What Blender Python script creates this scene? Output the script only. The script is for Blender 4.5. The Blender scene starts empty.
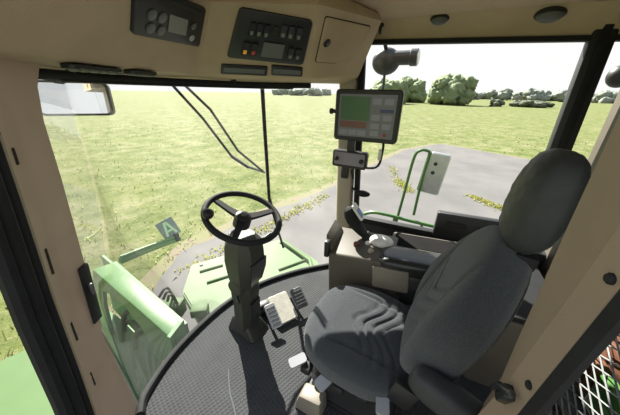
import bpy, bmesh, math, random
from mathutils import Vector, Matrix, noise
random.seed(7)
S = bpy.context.scene
COL = S.collection
PI = math.pi

# ------------------------------------------------------------------ materials
def mat(name, col, rough=.6, metal=0, var=0.0, vscale=8, bump=0.0, bscale=60, spec=.5, col2=None, detail=4, sheen=0, coat=0, emit=0):
    m = bpy.data.materials.new(name); m.use_nodes = True
    nt = m.node_tree; n = nt.nodes; l = nt.links
    b = n['Principled BSDF']
    b.inputs['Base Color'].default_value = (*col, 1)
    b.inputs['Roughness'].default_value = rough
    b.inputs['Metallic'].default_value = metal
    b.inputs['Specular IOR Level'].default_value = spec
    if sheen: b.inputs['Sheen Weight'].default_value = sheen
    if coat: b.inputs['Coat Weight'].default_value = coat
    tc = n.new('ShaderNodeTexCoord')
    if var or col2:
        t = n.new('ShaderNodeTexNoise'); t.inputs['Scale'].default_value = vscale; t.inputs['Detail'].default_value = detail
        l.new(tc.outputs['Object'], t.inputs['Vector'])
        r = n.new('ShaderNodeValToRGB')
        c2 = col2 or tuple(min(1, c*(1+var)) for c in col)
        c1 = col if col2 else tuple(c*(1-var) for c in col)
        r.color_ramp.elements[0].position = .35; r.color_ramp.elements[1].position = .65
        r.color_ramp.elements[0].color = (*c1, 1); r.color_ramp.elements[1].color = (*c2, 1)
        l.new(t.outputs['Fac'], r.inputs['Fac']); l.new(r.outputs['Color'], b.inputs['Base Color'])
    if bump:
        t2 = n.new('ShaderNodeTexNoise'); t2.inputs['Scale'].default_value = bscale; t2.inputs['Detail'].default_value = 3
        l.new(tc.outputs['Object'], t2.inputs['Vector'])
        bp = n.new('ShaderNodeBump'); bp.inputs['Strength'].default_value = bump; bp.inputs['Distance'].default_value = .01
        l.new(t2.outputs['Fac'], bp.inputs['Height']); l.new(bp.outputs['Normal'], b.inputs['Normal'])
    if emit:
        b.inputs['Emission Color'].default_value = (*col, 1); b.inputs['Emission Strength'].default_value = emit
    return m

M = {}
M['liner'] = mat('headliner', (.47, .365, .255), .85, var=.05, vscale=5, bump=.25, bscale=260, spec=.2)
M['pillar'] = mat('pillar_trim', (.50, .385, .295), .6, var=.04, vscale=6, bump=.12, bscale=300, spec=.3)
M['post'] = mat('shaded_post_trim', (0.310, 0.235, 0.185), .65, var=.04, vscale=6, bump=.12, bscale=300, spec=.3)  # pillar beige darkened, the shade on this post is in the colour
M['tan'] = mat('shaded_tan_plastic', (0.090, 0.077, 0.060), .55, var=.05, vscale=7, bump=.1, bscale=200)  # darkened tan, shade on the console face put into the colour
M['tan_mid'] = mat('mid_tan_plastic', (.21, .185, .15), .5, var=.04, bump=.08, bscale=200)
M['tan_light'] = mat('light_tan_plastic', (.40, .345, .27), .5, var=.04, bump=.08, bscale=200)
M['black'] = mat('black_plastic', (.014, .015, .016), .45, var=.1, bump=.1, bscale=200)
M['rubber'] = mat('black_rubber', (.012, .013, .015), .7, var=.15, vscale=12, spec=.3)
M['gloss'] = mat('gloss_black', (.022, .023, .025), .24, var=.08)
M['grey'] = mat('grey_plastic', (.11, .115, .12), .5, var=.06, bump=.08, bscale=160)
M['fabric'] = mat('seat_fabric', (0.050, 0.057, 0.064), .95, var=.14, vscale=160, bump=.5, bscale=420, spec=.15, sheen=.25)
M['bolster'] = mat('bolster_fabric', (0.053, 0.060, 0.068), .95, var=.22, vscale=220, bump=.6, bscale=380, spec=.15, sheen=.3)
M['leather'] = mat('headrest_vinyl', (.036, .040, .043), .55, var=.08, vscale=30, bump=.15, bscale=180, spec=.4)
M['lever'] = mat('pale_grey_lever', (0.360, 0.370, 0.390), .4, var=.04)
M['pedal'] = mat('worn_pedal_metal', (.62, .6, .52), .45, metal=.2, var=.1, vscale=25, bump=.15, bscale=90)
M['green'] = mat('machine_green', (0.058, 0.150, 0.036), .42, var=.06, vscale=3, bump=.02, coat=.08)
M['deckgreen'] = mat('deck_green', (0.062, 0.118, 0.036), .6, var=.06, vscale=4, spec=.3)
M['dkgreen'] = mat('dark_green_paint', (.07, .19, .06), .5, var=.12, vscale=6)
M['olive'] = mat('column_plastic', (.036, .037, .030), .5, var=.08, bump=.12, bscale=180)
M['steel'] = mat('galvanised_steel', (.55, .56, .56), .35, metal=.8, var=.06, vscale=20)
M['meshsteel'] = mat('dull_zinc', (.20, .21, .21), .55, metal=.4, var=.08, vscale=20)
M['mirror'] = mat('mirror_glass', (.85, .88, .9), .03, metal=1)
M['darkmetal'] = mat('dark_machinery', (.03, .035, .035), .55, metal=.3, var=.2, vscale=14)
M['rust'] = mat('rusty_orange_metal', (0.130, 0.050, 0.024), .7, var=.25, vscale=9, bump=.2)
M['orange'] = mat('orange_marker', (.95, .38, .04), .4, var=.04)
M['white'] = mat('white_plastic', (.75, .74, .70), .4, var=.03)
M['blue'] = mat('blue_grip_panel', (.12, .26, .55), .35, var=.05)
M['amber'] = mat('amber_lamp', (.9, .42, .05), .3, emit=.12)
M['red'] = mat('red_lamp', (.45, .05, .04), .3, emit=.05)
M['btn'] = mat('button_grey', (.10, .105, .105), .4)
M['btn2'] = mat('switch_legend', (.16, .18, .15), .4)
M['lcd'] = mat('unlit_display', (.16, .165, .13), .35, var=.03)
M['plate'] = mat('grey_plate', (.26, .29, .31), .6, var=.06)
M['mint'] = mat('mint_green_paint', (0.130, 0.250, 0.110), .5, var=.05)
M['letter'] = mat('pale_green_letter', (.6, .8, .55), .6)
M['control'] = mat('violet_grey_plastic', (.24, .22, .27), .4, var=.05)
M['slot'] = mat('dark_slot', (.02, .017, .013), .8)
M['matte'] = mat('matt_black_mat', (.012, .012, .012), 1, var=.1, spec=.05)
M['bark'] = mat('bark', (.10, .075, .05), .9, var=.2, bump=.5)
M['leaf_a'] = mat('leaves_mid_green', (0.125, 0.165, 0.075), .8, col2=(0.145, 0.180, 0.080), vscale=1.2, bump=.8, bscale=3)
M['leaf_b'] = mat('leaves_haze_paled', (0.170, 0.195, 0.165), .85, col2=(0.215, 0.235, 0.200), vscale=.5, bump=.6, bscale=2)  # paled green, distance haze mixed into the leaf colour
M['leaf_c'] = mat('leaves_dull_green', (0.061, 0.072, 0.046), .85, col2=(0.091, 0.106, 0.061), vscale=1, bump=.6, bscale=3)
M['roof'] = mat('white_roof_shell', (.6, .6, .58), .5, var=.03)

def glass_mat(name, tint=(1, 1, 1), refl=1.0):
    m = bpy.data.materials.new(name); m.use_nodes = True
    nt = m.node_tree; n = nt.nodes; l = nt.links
    n.remove(n['Principled BSDF'])
    t = n.new('ShaderNodeBsdfTransparent'); t.inputs['Color'].default_value = (*tint, 1)
    g = n.new('ShaderNodeBsdfGlossy'); g.inputs['Roughness'].default_value = .02
    fr = n.new('ShaderNodeFresnel'); fr.inputs['IOR'].default_value = 1.42
    mu = n.new('ShaderNodeMath'); mu.operation = 'MULTIPLY'; mu.inputs[1].default_value = refl
    mx = n.new('ShaderNodeMixShader')
    l.new(fr.outputs[0], mu.inputs[0]); l.new(mu.outputs[0], mx.inputs[0])
    l.new(t.outputs[0], mx.inputs[1]); l.new(g.outputs[0], mx.inputs[2])
    l.new(mx.outputs[0], n['Material Output'].inputs['Surface'])
    return m
def hazed_glass():  # pale noise veil imitates the reflection and haze on the glass
    m = glass_mat('hazed_windscreen', (.97, .985, .97), .35); n = m.node_tree.nodes; l = m.node_tree.links
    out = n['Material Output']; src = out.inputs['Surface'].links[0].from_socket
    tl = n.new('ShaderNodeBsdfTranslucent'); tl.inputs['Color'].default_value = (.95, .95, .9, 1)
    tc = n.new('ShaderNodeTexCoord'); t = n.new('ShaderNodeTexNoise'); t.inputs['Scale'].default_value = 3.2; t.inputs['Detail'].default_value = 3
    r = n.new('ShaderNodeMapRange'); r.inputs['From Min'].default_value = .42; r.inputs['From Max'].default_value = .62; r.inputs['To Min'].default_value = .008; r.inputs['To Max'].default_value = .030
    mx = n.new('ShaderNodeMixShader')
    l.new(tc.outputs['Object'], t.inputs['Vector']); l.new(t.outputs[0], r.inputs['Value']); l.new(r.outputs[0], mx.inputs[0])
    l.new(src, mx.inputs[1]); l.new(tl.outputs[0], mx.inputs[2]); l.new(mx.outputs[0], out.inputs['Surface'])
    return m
M['hazed'] = hazed_glass()
M['glass'] = glass_mat('cab_glass', (.97, .985, .97), .35)

def mat_mat():     # ribbed anti-slip rubber mat of the cab floor
    m = mat('floor_mat', (.038, .041, .044), .75, var=.12, vscale=9, spec=.35)
    nt = m.node_tree; n = nt.nodes; l = nt.links; b = n['Principled BSDF']
    tc = n.new('ShaderNodeTexCoord')
    mp = n.new('ShaderNodeMapping'); mp.inputs['Rotation'].default_value = (0, 0, .4); mp.inputs['Scale'].default_value = (52, 52, 52)
    l.new(tc.outputs['Object'], mp.inputs['Vector'])
    v = n.new('ShaderNodeTexVoronoi'); v.inputs['Randomness'].default_value = 0; v.inputs['Scale'].default_value = 1
    l.new(mp.outputs[0], v.inputs['Vector'])
    r = n.new('ShaderNodeValToRGB'); r.color_ramp.elements[0].position = .25; r.color_ramp.elements[1].position = .5
    r.color_ramp.elements[0].color = (1, 1, 1, 1); r.color_ramp.elements[1].color = (0, 0, 0, 1)
    l.new(v.outputs['Distance'], r.inputs[0])
    bp = n.new('ShaderNodeBump'); bp.inputs['Strength'].default_value = .55; bp.inputs['Distance'].default_value = .004
    l.new(r.outputs[0], bp.inputs['Height']); l.new(bp.outputs[0], b.inputs['Normal'])
    return m
M['mat'] = mat_mat()

def grass_mat():
    m = bpy.data.materials.new('meadow'); m.use_nodes = True
    nt = m.node_tree; n = nt.nodes; l = nt.links; b = n['Principled BSDF']
    b.inputs['Roughness'].default_value = .9; b.inputs['Specular IOR Level'].default_value = .1
    tc = n.new('ShaderNodeTexCoord')
    def nz(sc, det, rough=.6):
        t = n.new('ShaderNodeTexNoise'); t.inputs['Scale'].default_value = sc; t.inputs['Detail'].default_value = det
        t.inputs['Roughness'].default_value = rough; l.new(tc.outputs['Object'], t.inputs['Vector']); return t
    a = nz(.16, 6, .7); c = nz(.9, 10, .78)
    r1 = n.new('ShaderNodeValToRGB'); e = r1.color_ramp.elements
    e[0].position = .36; e[0].color = (0.112, 0.132, 0.044, 1); e[1].position = .62; e[1].color = (0.154, 0.156, 0.086, 1)
    l.new(a.outputs[0], r1.inputs[0])
    r2 = n.new('ShaderNodeValToRGB'); e = r2.color_ramp.elements
    e[0].position = .38; e[0].color = (0.050, 0.078, 0.014, 1); e[1].position = .62; e[1].color = (0.200, 0.192, 0.108, 1)
    x = e.new(.5); x.color = (0.112, 0.132, 0.041, 1)
    l.new(c.outputs[0], r2.inputs[0])
    mx = n.new('ShaderNodeMix'); mx.data_type = 'RGBA'; mx.inputs[0].default_value = .72
    l.new(r1.outputs[0], mx.inputs[6]); l.new(r2.outputs[0], mx.inputs[7]); l.new(mx.outputs[2], b.inputs['Base Color'])
    bp = n.new('ShaderNodeBump'); bp.inputs['Strength'].default_value = .8; bp.inputs['Distance'].default_value = .15
    l.new(c.outputs[0], bp.inputs['Height']); l.new(bp.outputs[0], b.inputs['Normal'])
    return m
M['meadow'] = grass_mat()
M['road'] = mat('pale_asphalt', (0.109, 0.105, 0.105), .9, col2=(0.136, 0.131, 0.129), vscale=.7, detail=10, bump=.3, bscale=30, spec=.1)
M['dirt'] = mat('dry_earth', (0.138, 0.109, 0.075), .95, col2=(0.122, 0.127, 0.052), vscale=2.5, detail=8, bump=.5, bscale=8)
M['blade'] = mat('grass_blades', (0.200, 0.235, 0.080), .8, col2=(0.250, 0.255, 0.125), vscale=1.2, spec=.1)
M['weed'] = mat('weeds', (0.228, 0.251, 0.053), .8, col2=(0.365, 0.342, 0.122), vscale=3, spec=.1)

def leafy(m, fac):
    n = m.node_tree.nodes; l = m.node_tree.links; b = n['Principled BSDF']; out = n['Material Output']
    t = n.new('ShaderNodeBsdfTranslucent'); src = b.inputs['Base Color'].links[0].from_socket
    l.new(src, t.inputs['Color']); mx = n.new('ShaderNodeMixShader'); mx.inputs[0].default_value = fac
    l.new(b.outputs[0], mx.inputs[1]); l.new(t.outputs[0], mx.inputs[2]); l.new(mx.outputs[0], out.inputs['Surface'])
leafy(M['blade'], .72); leafy(M['weed'], .5)

# ------------------------------------------------------------------ mesh helpers
class MB:
    def __init__(s): s.bm = bmesh.new()
    def poly(s, pts, faces):
        vs = [s.bm.verts.new(p) for p in pts]
        for f in faces:
            try: s.bm.faces.new([vs[i] for i in f])
            except ValueError: pass
        return vs
    def box(s, c, d, rot=None, bev=0, seg=2):
        b2 = bmesh.new(); bmesh.ops.create_cube(b2, size=1)
        bmesh.ops.scale(b2, vec=d, verts=b2.verts)
        if bev: bmesh.ops.bevel(b2, geom=b2.edges[:], offset=bev, segments=seg, profile=.5, affect='EDGES')
        mtx = Matrix.Translation(c) @ (rot.to_4x4() if rot else Matrix())
        s.add(b2, mtx); return s
    def add(s, b2, mtx=None):
        if mtx: bmesh.ops.transform(b2, matrix=mtx, verts=b2.verts)
        me = bpy.data.meshes.new('tmp'); b2.to_mesh(me); b2.free(); s.bm.from_mesh(me); bpy.data.meshes.remove(me)
    def hexa(s, q0, q1, bev=0, seg=2):
        """solid between two quads"""
        b2 = bmesh.new(); v = [b2.verts.new(p) for p in list(q0)+list(q1)]
        for f in ((0,1,2,3),(7,6,5,4),(0,4,5,1),(1,5,6,2),(2,6,7,3),(3,7,4,0)): b2.faces.new([v[i] for i in f])
        bmesh.ops.recalc_face_normals(b2, faces=b2.faces)
        if bev: bmesh.ops.bevel(b2, geom=b2.edges[:], offset=bev, segments=seg, profile=.5, affect='EDGES')
        s.add(b2); return s
    def prism(s, poly, z0, z1, bev=0):
        b2 = bmesh.new()
        a = [b2.verts.new((x, y, z0)) for x, y in poly]; b = [b2.verts.new((x, y, z1)) for x, y in poly]
        n = len(poly)
        b2.faces.new(a[::-1]); b2.faces.new(b)
        for i in range(n): b2.faces.new([a[i], a[(i+1) % n], b[(i+1) % n], b[i]])
        bmesh.ops.recalc_face_normals(b2, faces=b2.faces)
        if bev: bmesh.ops.bevel(b2, geom=b2.edges[:], offset=bev, segments=2, affect='EDGES')
        s.add(b2); return s
    def loft(s, secs, cap=True, closed=True):
        rows = [[s.bm.verts.new(p) for p in sec] for sec in secs]
        n = len(rows[0])
        for a, b in zip(rows, rows[1:]):
            for i in range(n if closed else n-1):
                s.bm.faces.new([a[i], a[(i+1) % n], b[(i+1) % n], b[i]])
        if cap and closed:
            s.bm.faces.new(rows[0][::-1]); s.bm.faces.new(rows[-1])
        return s
    def tube(s, pts, r, n=10, closed=False):
        pts = [Vector(p) for p in pts]; rows = []
        rs = r if isinstance(r, (list, tuple)) else [r]*len(pts)
        up = None
        for i, p in enumerate(pts):
            if closed: t = pts[(i+1) % len(pts)]-pts[i-1]
            else: t = pts[min(i+1, len(pts)-1)]-pts[max(i-1, 0)]
            t.normalize()
            if up is None: up = t.orthogonal().normalized()
            up = (up - t*up.dot(t)).normalized()
            sd = t.cross(up)
            rows.append([s.bm.verts.new(p+(up*math.cos(2*PI*k/n)+sd*math.sin(2*PI*k/n))*rs[i]) for k in range(n)])
        m = len(rows)
        for i in range(m if closed else m-1):
            a, b = rows[i], rows[(i+1) % m]
            for k in range(n): s.bm.faces.new([a[k], a[(k+1) % n], b[(k+1) % n], b[k]])
        if not closed:
            s.bm.faces.new(rows[0][::-1]); s.bm.faces.new(rows[-1])
        return s
    def lathe(s, prof, mtx=None, n=24):
        """prof: (r, z) from bottom to top, closed at both ends"""
        rows = []
        mtx = mtx or Matrix()
        for r, z in prof:
            rows.append([s.bm.verts.new(mtx @ Vector((r*math.cos(2*PI*k/n), r*math.sin(2*PI*k/n), z))) for k in range(n)])
        for a, b in zip(rows, rows[1:]):
            for k in range(n): s.bm.faces.new([a[k], a[(k+1) % n], b[(k+1) % n], b[k]])
        s.bm.faces.new(rows[0][::-1]); s.bm.faces.new(rows[-1])
        return s
    def ball(s, c, r, sc=(1, 1, 1), sub=3):
        b2 = bmesh.new(); bmesh.ops.create_icosphere(b2, subdivisions=sub, radius=r)
        s.add(b2, Matrix.Translation(c) @ Matrix.Diagonal((*sc, 1))); return s
    def xf(s, mtx): bmesh.ops.transform(s.bm, matrix=mtx, verts=s.bm.verts); return s
    def build(s, name, m, parent=None, smooth=35):
        bmesh.ops.recalc_face_normals(s.bm, faces=s.bm.faces)
        me = bpy.data.meshes.new(name); s.bm.to_mesh(me); s.bm.free()
        if smooth:
            me.polygons.foreach_set('use_smooth', [True]*len(me.polygons)); me.set_sharp_from_angle(angle=math.radians(smooth))
        me.materials.append(M[m] if isinstance(m, str) else m)
        o = bpy.data.objects.new(name, me); COL.objects.link(o)
        if parent is not None:
            o.parent = parent
            def world(p): return (world(p.parent) if p.parent else Matrix()) @ p.matrix_parent_inverse @ p.matrix_basis
            o.matrix_parent_inverse = world(parent).inverted()
        return o
def tag(o, label=None, cat=None, group=None, kind=None):
    for k, v in (('label', label), ('category', cat), ('group', group), ('kind', kind)):
        if v: o[k] = v
    return o
def thing(name, label, cat, loc=(0, 0, 0), group=None, kind=None):
    """an Empty at the thing's base; parts are given in world coordinates"""
    o = bpy.data.objects.new(name, None); COL.objects.link(o); o.location = loc
    o.empty_display_size = .1
    return tag(o, label, cat, group, kind)
def struct(o): return tag(o, kind='structure')
def R(ax, deg): return Matrix.Rotation(math.radians(deg), 4, ax)
def frame(o, x, y):
    """matrix with origin o, x axis along x, y axis near y, z = normal"""
    x = Vector(x).normalized(); z = x.cross(Vector(y)).normalized(); y = z.cross(x)
    return Matrix(((x.x, y.x, z.x, o[0]), (x.y, y.y, z.y, o[1]), (x.z, y.z, z.z, o[2]), (0, 0, 0, 1)))
def rrect(w, h, r, n=5):
    pts = []
    for cx, cy, a in ((w/2-r, h/2-r, 0), (-w/2+r, h/2-r, 90), (-w/2+r, -h/2+r, 180), (w/2-r, -h/2+r, 270)):
        for k in range(n+1):
            t = math.radians(a+90*k/n); pts.append((cx+r*math.cos(t), cy+r*math.sin(t)))
    return pts
def rplate(mb, mtx, cx, cy, w, h, r, z0, z1, ch=.0):
    """rounded plate in a local frame, optionally chamfered on top"""
    p = rrect(w, h, r)
    secs = [[mtx @ Vector((cx+x, cy+y, z0)) for x, y in p]]
    if ch:
        secs.append([mtx @ Vector((cx+x, cy+y, z1-ch)) for x, y in p])
        q = rrect(w-2*ch, h-2*ch, max(r-ch, .0005))
        secs.append([mtx @ Vector((cx+x, cy+y, z1)) for x, y in q])
    else: secs.append([mtx @ Vector((cx+x, cy+y, z1)) for x, y in p])
    mb.loft(secs); return mb
def smooth_path(pts, n=8):
    pts = [Vector(p) for p in pts]; out = []
    P = [2*pts[0]-pts[1]]+pts+[2*pts[-1]-pts[-2]]
    for i in range(1, len(P)-2):
        for k in range(n):
            t = k/n; a, b, c, d = P[i-1], P[i], P[i+1], P[i+2]
            out.append(.5*((2*b)+(c-a)*t+(2*a-5*b+4*c-d)*t*t+(3*b-3*c+d-a)*t**3))
    out.append(pts[-1]); return out

# ------------------------------------------------------------------ camera, sky, sun
psi, pit, roll, F = math.radians(66), math.radians(23.9), math.radians(1.2), 260.0
h = Vector((math.sin(psi), math.cos(psi), 0)); r0 = Vector((math.cos(psi), -math.sin(psi), 0))
fw = h*math.cos(pit)+Vector((0, 0, -math.sin(pit))); d0 = -h*math.sin(pit)+Vector((0, 0, -math.cos(pit)))
cr, sr = math.cos(roll), math.sin(roll)
right = r0*cr-d0*sr; down = r0*sr+d0*cr
cam = bpy.data.cameras.new('camera'); co = bpy.data.objects.new('camera', cam); COL.objects.link(co)
up, back = -down, -fw
co.matrix_world = Matrix(((right.x, up.x, back.x, 0), (right.y, up.y, back.y, 0), (right.z, up.z, back.z, 1.5), (0, 0, 0, 1)))
cam.sensor_width = 36; cam.lens = 36*F/620; cam.clip_start = .02; cam.clip_end = 2000
S.camera = co

w = bpy.data.worlds.new('sky'); S.world = w; w.use_nodes = True
nt = w.node_tree; bg = nt.nodes['Background']
tc = nt.nodes.new('ShaderNodeTexCoord'); sp = nt.nodes.new('ShaderNodeSeparateXYZ'); rp = nt.nodes.new('ShaderNodeValToRGB')
nt.links.new(tc.outputs['Generated'], sp.inputs[0]); nt.links.new(sp.outputs['Z'], rp.inputs[0]); nt.links.new(rp.outputs[0], bg.inputs[0])
e = rp.color_ramp.elements; e[0].position = 0; e[0].color = (1, 1, 1, 1); e[1].position = .85; e[1].color = (.62, .78, 1, 1); x_ = e.new(.35); x_.color = (1, 1, 1, 1)
bg.inputs[1].default_value = 1.03
sun = bpy.data.lights.new('sun', 'SUN'); sun.energy = 20.0; sun.angle = math.radians(.55); sun.color = (1, .95, .86)
so = bpy.data.objects.new('sun', sun); COL.objects.link(so)
saz = Vector((.695, .72, 0)).normalized(); sel = math.radians(42)
sd = saz*math.cos(sel)+Vector((0, 0, math.sin(sel)))
so.rotation_euler = sd.to_track_quat('Z', 'Y').to_euler(); so.location = (3, 4, 8)
S.view_settings.view_transform = 'Standard'; S.view_settings.look = 'None'; S.view_settings.exposure = 0.0; S.view_settings.gamma = 1
S.view_settings.use_curve_mapping = False

# ------------------------------------------------------------------ land
GZ = -2.0
mb = MB(); mb.poly([(-300, -500, GZ), (900, -500, GZ), (900, 500, GZ), (-300, 500, GZ)], [(0, 1, 2, 3)])
struct(mb.build('ground', 'meadow', smooth=0))
edge = [(-6, 1.5), (-3, 3.0), (.6, 3.9), (2.27, 4.27), (3.0, 4.62), (3.85, 4.8), (5.6, 4.45), (8.63, 3.44), (10.4, 3.0), (14.3, 2.45), (19.05, 1.43), (22.97, -.78), (19.74, -5.75), (16, -9), (8, -14), (-6, -12)]
def rough_edge(e, amp, sub, off=0):
    out = []
    for i in range(len(e)):
        a, b = Vector((*e[i], 0)), Vector((*e[(i+1) % len(e)], 0))
        nrm = (b-a).cross(Vector((0, 0, 1))).normalized()
        for k in range(sub):
            p = a.lerp(b, k/sub); q = p + nrm*(-off + amp*noise.noise(p*1.3+Vector((0, 0, off*7))))
            out.append((q.x, q.y))
    return out
mb = MB(); p = rough_edge(edge, .12, 10, .38); mb.poly([(x, y, GZ+.006) for x, y in p], [tuple(range(len(p)))])
struct(mb.build('verge', 'dirt', smooth=0))
mb = MB(); p = rough_edge(edge, .16, 10, 0); mb.poly([(x, y, GZ+.014) for x, y in p], [tuple(range(len(p)))])
struct(mb.build('road', 'road', smooth=0))

def in_poly(x, y, poly):
    c = False; j = len(poly)-1
    for i in range(len(poly)):
        xi, yi = poly[i]; xj, yj = poly[j]
        if (yi > y) != (yj > y) and x < (xj-xi)*(y-yi)/(yj-yi)+xi: c = not c
        j = i
    return c
vs, fs = [], []
n = 0
while n < 5000:
    d = 3.5+32*random.random()**1.7; a = math.radians(random.uniform(-12, 118))
    x, y = d*math.sin(a), d*math.cos(a)
    if in_poly(x, y, p): continue
    if noise.noise(Vector((x*.7, y*.7, 0))) < -.25 and random.random() < .7: continue
    hh = random.uniform(.04, .13); th = random.uniform(0, 2*PI); wd = .008+d*.0011
    dx, dy = wd*math.cos(th), wd*math.sin(th); lx, ly = random.gauss(0, .07), random.gauss(0, .07)
    i = len(vs); vs += [(x-dx, y-dy, GZ), (x+dx, y+dy, GZ), (x+dx*.7+lx*.5, y+dy*.7+ly*.5, GZ+hh*.6), (x-dx*.7+lx*.5, y-dy*.7+ly*.5, GZ+hh*.6), (x+lx, y+ly, GZ+hh)]
    fs += [(i, i+1, i+2, i+3), (i+3, i+2, i+4)]; n += 1
me = bpy.data.meshes.new('grass'); me.from_pydata(vs, [], fs); me.materials.append(M['blade'])
o = bpy.data.objects.new('meadow_grass', me); COL.objects.link(o)
tag(o, 'tall yellow-green meadow grass growing beyond the road', 'grass', kind='stuff')
vs, fs = [], []
for (x0, y0, x1, y1, k, s) in ((11.6, .95, 10.3, .35, 260, .13), (10.9, -1.8, 9.7, -2.95, 420, .12), (14, 1.6, 11.2, .8, 120, .1), (3.0, 4.2, 8.5, 3.1, 500, .12)):
    for _ in range(k):
        t = random.random(); x = x0+(x1-x0)*t+random.gauss(0, s); y = y0+(y1-y0)*t+random.gauss(0, s)
        hh = random.uniform(.03, .13); th = random.uniform(0, 2*PI); dx, dy = .03*math.cos(th), .03*math.sin(th)
        i = len(vs); vs += [(x-dx, y-dy, GZ+.01), (x+dx, y+dy, GZ+.01), (x+random.gauss(0, .04), y+random.gauss(0, .04), GZ+hh)]; fs.append((i, i+1, i+2))
me = bpy.data.meshes.new('weeds'); me.from_pydata(vs, [], fs); me.materials.append(M['weed'])
o = bpy.data.objects.new('road_weeds', me); COL.objects.link(o)
tag(o, 'low yellowish weeds sprouting from cracks in the grey asphalt', 'weeds', kind='stuff')

def tree(name, label, cat, x, y, w_, h_, m, seed, group=None, low=.12, lumps=16):
    rnd = random.Random(seed)
    t = thing(name, label, cat, (x, y, GZ), group)
    mb = MB()
    for k in range(lumps):
        a = rnd.uniform(0, 2*PI); q = rnd.random()**.5
        zz = h_*(low+(1-low)*rnd.uniform(.15, .8)); rad = (w_/2)*rnd.uniform(.20, .36)*(1.25 if lumps < 15 else 1)
        rr = (w_/2-rad*.8)*q*(1-.5*max(0, zz/h_-.5))
        b2 = bmesh.new(); bmesh.ops.create_icosphere(b2, subdivisions=3, radius=1)
        c = Vector((x+rr*math.cos(a), y+rr*math.sin(a), GZ+min(zz, h_-rad*.75)))
        for v in b2.verts:
            f = 1+.45*noise.noise(v.co*2.2+Vector((seed, k, 0)))+.35*noise.noise(v.co*5+Vector((k, seed, 0)))
            v.co = c+Vector((v.co.x*rad*f, v.co.y*rad*f, v.co.z*min(rad, h_*.33)*f))
        mb.add(b2)
    mb.build('crown', m, t, smooth=180)
    MB().tube([(x, y, GZ), (x+.1, y, GZ+h_*.5)], [w_*.03+.05, w_*.02+.03], 8).build('trunk', 'bark', t)
tree('bushy_tree', 'broad rounded green tree standing alone at the field edge beyond the right window', 'tree', 124, -4.5, 17, 10.0, 'leaf_a', 1, low=.0, lumps=90)
for i, (x, y, w_, h_) in enumerate(((116, 19, 15, 8), (142, 13, 15, 10.5))):
    tree('hedge_tree', ['sprawling low green tree just right of the pillar screen', 'mid-sized green tree between the sprawling one and the rounded tree'][i], 'tree', x, y, w_, h_, 'leaf_a', 10+i, low=0, lumps=60)
tree('low_hedge', 'low dark hedge lying across the pale field beyond the right window', 'hedge', 128, -31.5, 13, 2.6, 'leaf_c', 20, low=0, lumps=40)
tree('low_hedge', 'short dark shrub at the left end of the low hedge', 'hedge', 122, -20.0, 5, 2.3, 'leaf_c', 21, low=0, lumps=12)
k = 0
for i in range(17):
    ang = math.radians(66+29+i*2.15); d = 320+60*(i % 2)
    tree('distant_tree', 'haze-paled distant tree in the row along the horizon', 'tree', d*math.sin(ang), d*math.cos(ang), random.uniform(21, 24.5), random.uniform(8, 11), 'leaf_b', 40+i, 'distant trees along the right horizon', low=0, lumps=14)
for i in range(6):
    ang = math.radians(66-7+i*1.9); d = 300+60*(i % 2)
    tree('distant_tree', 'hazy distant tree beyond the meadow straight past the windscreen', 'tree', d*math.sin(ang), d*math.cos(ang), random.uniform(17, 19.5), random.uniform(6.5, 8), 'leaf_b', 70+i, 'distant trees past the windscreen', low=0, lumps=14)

# ------------------------------------------------------------------ cab shell
ARC0 = smooth_path([(.36, 1.06, 0), (.43, 1.12, 0), (.62, 1.18, 0), (.84, 1.20, 0), (1.12, 1.18, 0), (1.395, 1.09, 0), (1.70, .88, 0), (1.97, .60, 0)], 6)
ARC1 = smooth_path([(.36, 1.20, 0), (.45, 1.26, 0), (.65, 1.36, 0), (.95, 1.42, 0), (1.25, 1.37, 0), (1.53, 1.21, 0), (1.80, .93, 0), (2.0, .62, 0)], 6)
# floor slab
plan = [(v.x, v.y) for v in ARC0]+[(1.97, -.85), (.45, -.85), (.36, -.3)]
mb = MB().prism(plan, -.07, 0); fl = struct(mb.build('floor', 'mat', smooth=20))
MB().tube([v+Vector((0, .005, .012)) for v in ARC0], .022, 8).build('floor_rim', 'rubber', fl)
# scuff-bright wear line on the mat
MB().tube(smooth_path([(.735, .83, .0015), (.64, .74, .0015), (.58, .66, .0015), (.53, .60, .0015)], 4), .0035, 6).build('mat_seam', 'grey', fl)

# roof: headliner ceiling
mb = MB()
roofplan = [(.30, -.86), (1.90, -.86), (1.90, .45), (1.55, .80), (1.25, 1.0), (.75, 1.05), (.30, .98)]
mb.prism(roofplan, 1.905, 1.93)
ce = struct(mb.build('ceiling', 'liner', smooth=20))
mb = MB(); mb.prism([(.28, -.9), (2.06, -.9), (2.06, .66), (1.84, 1.0), (1.55, 1.27), (1.27, 1.44), (.95, 1.49), (.60, 1.42), (.28, 1.22)], 1.95, 2.05)
roof = mb.build('roof_shell', 'roof', ce, smooth=20)
# fascia closing the front between windscreen top and roof
mb = MB(); mb.loft([[v+Vector((0, .01, 1.56)) for v in ARC1], [v+Vector((0, .03, 1.96)) for v in ARC1]], closed=False)
mb.loft([[v+Vector((0, .03, 1.56)) for v in ARC1], [v+Vector((0, .05, 1.96)) for v in ARC1]], closed=False)
mb.build('front_fascia', 'roof', ce)
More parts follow.
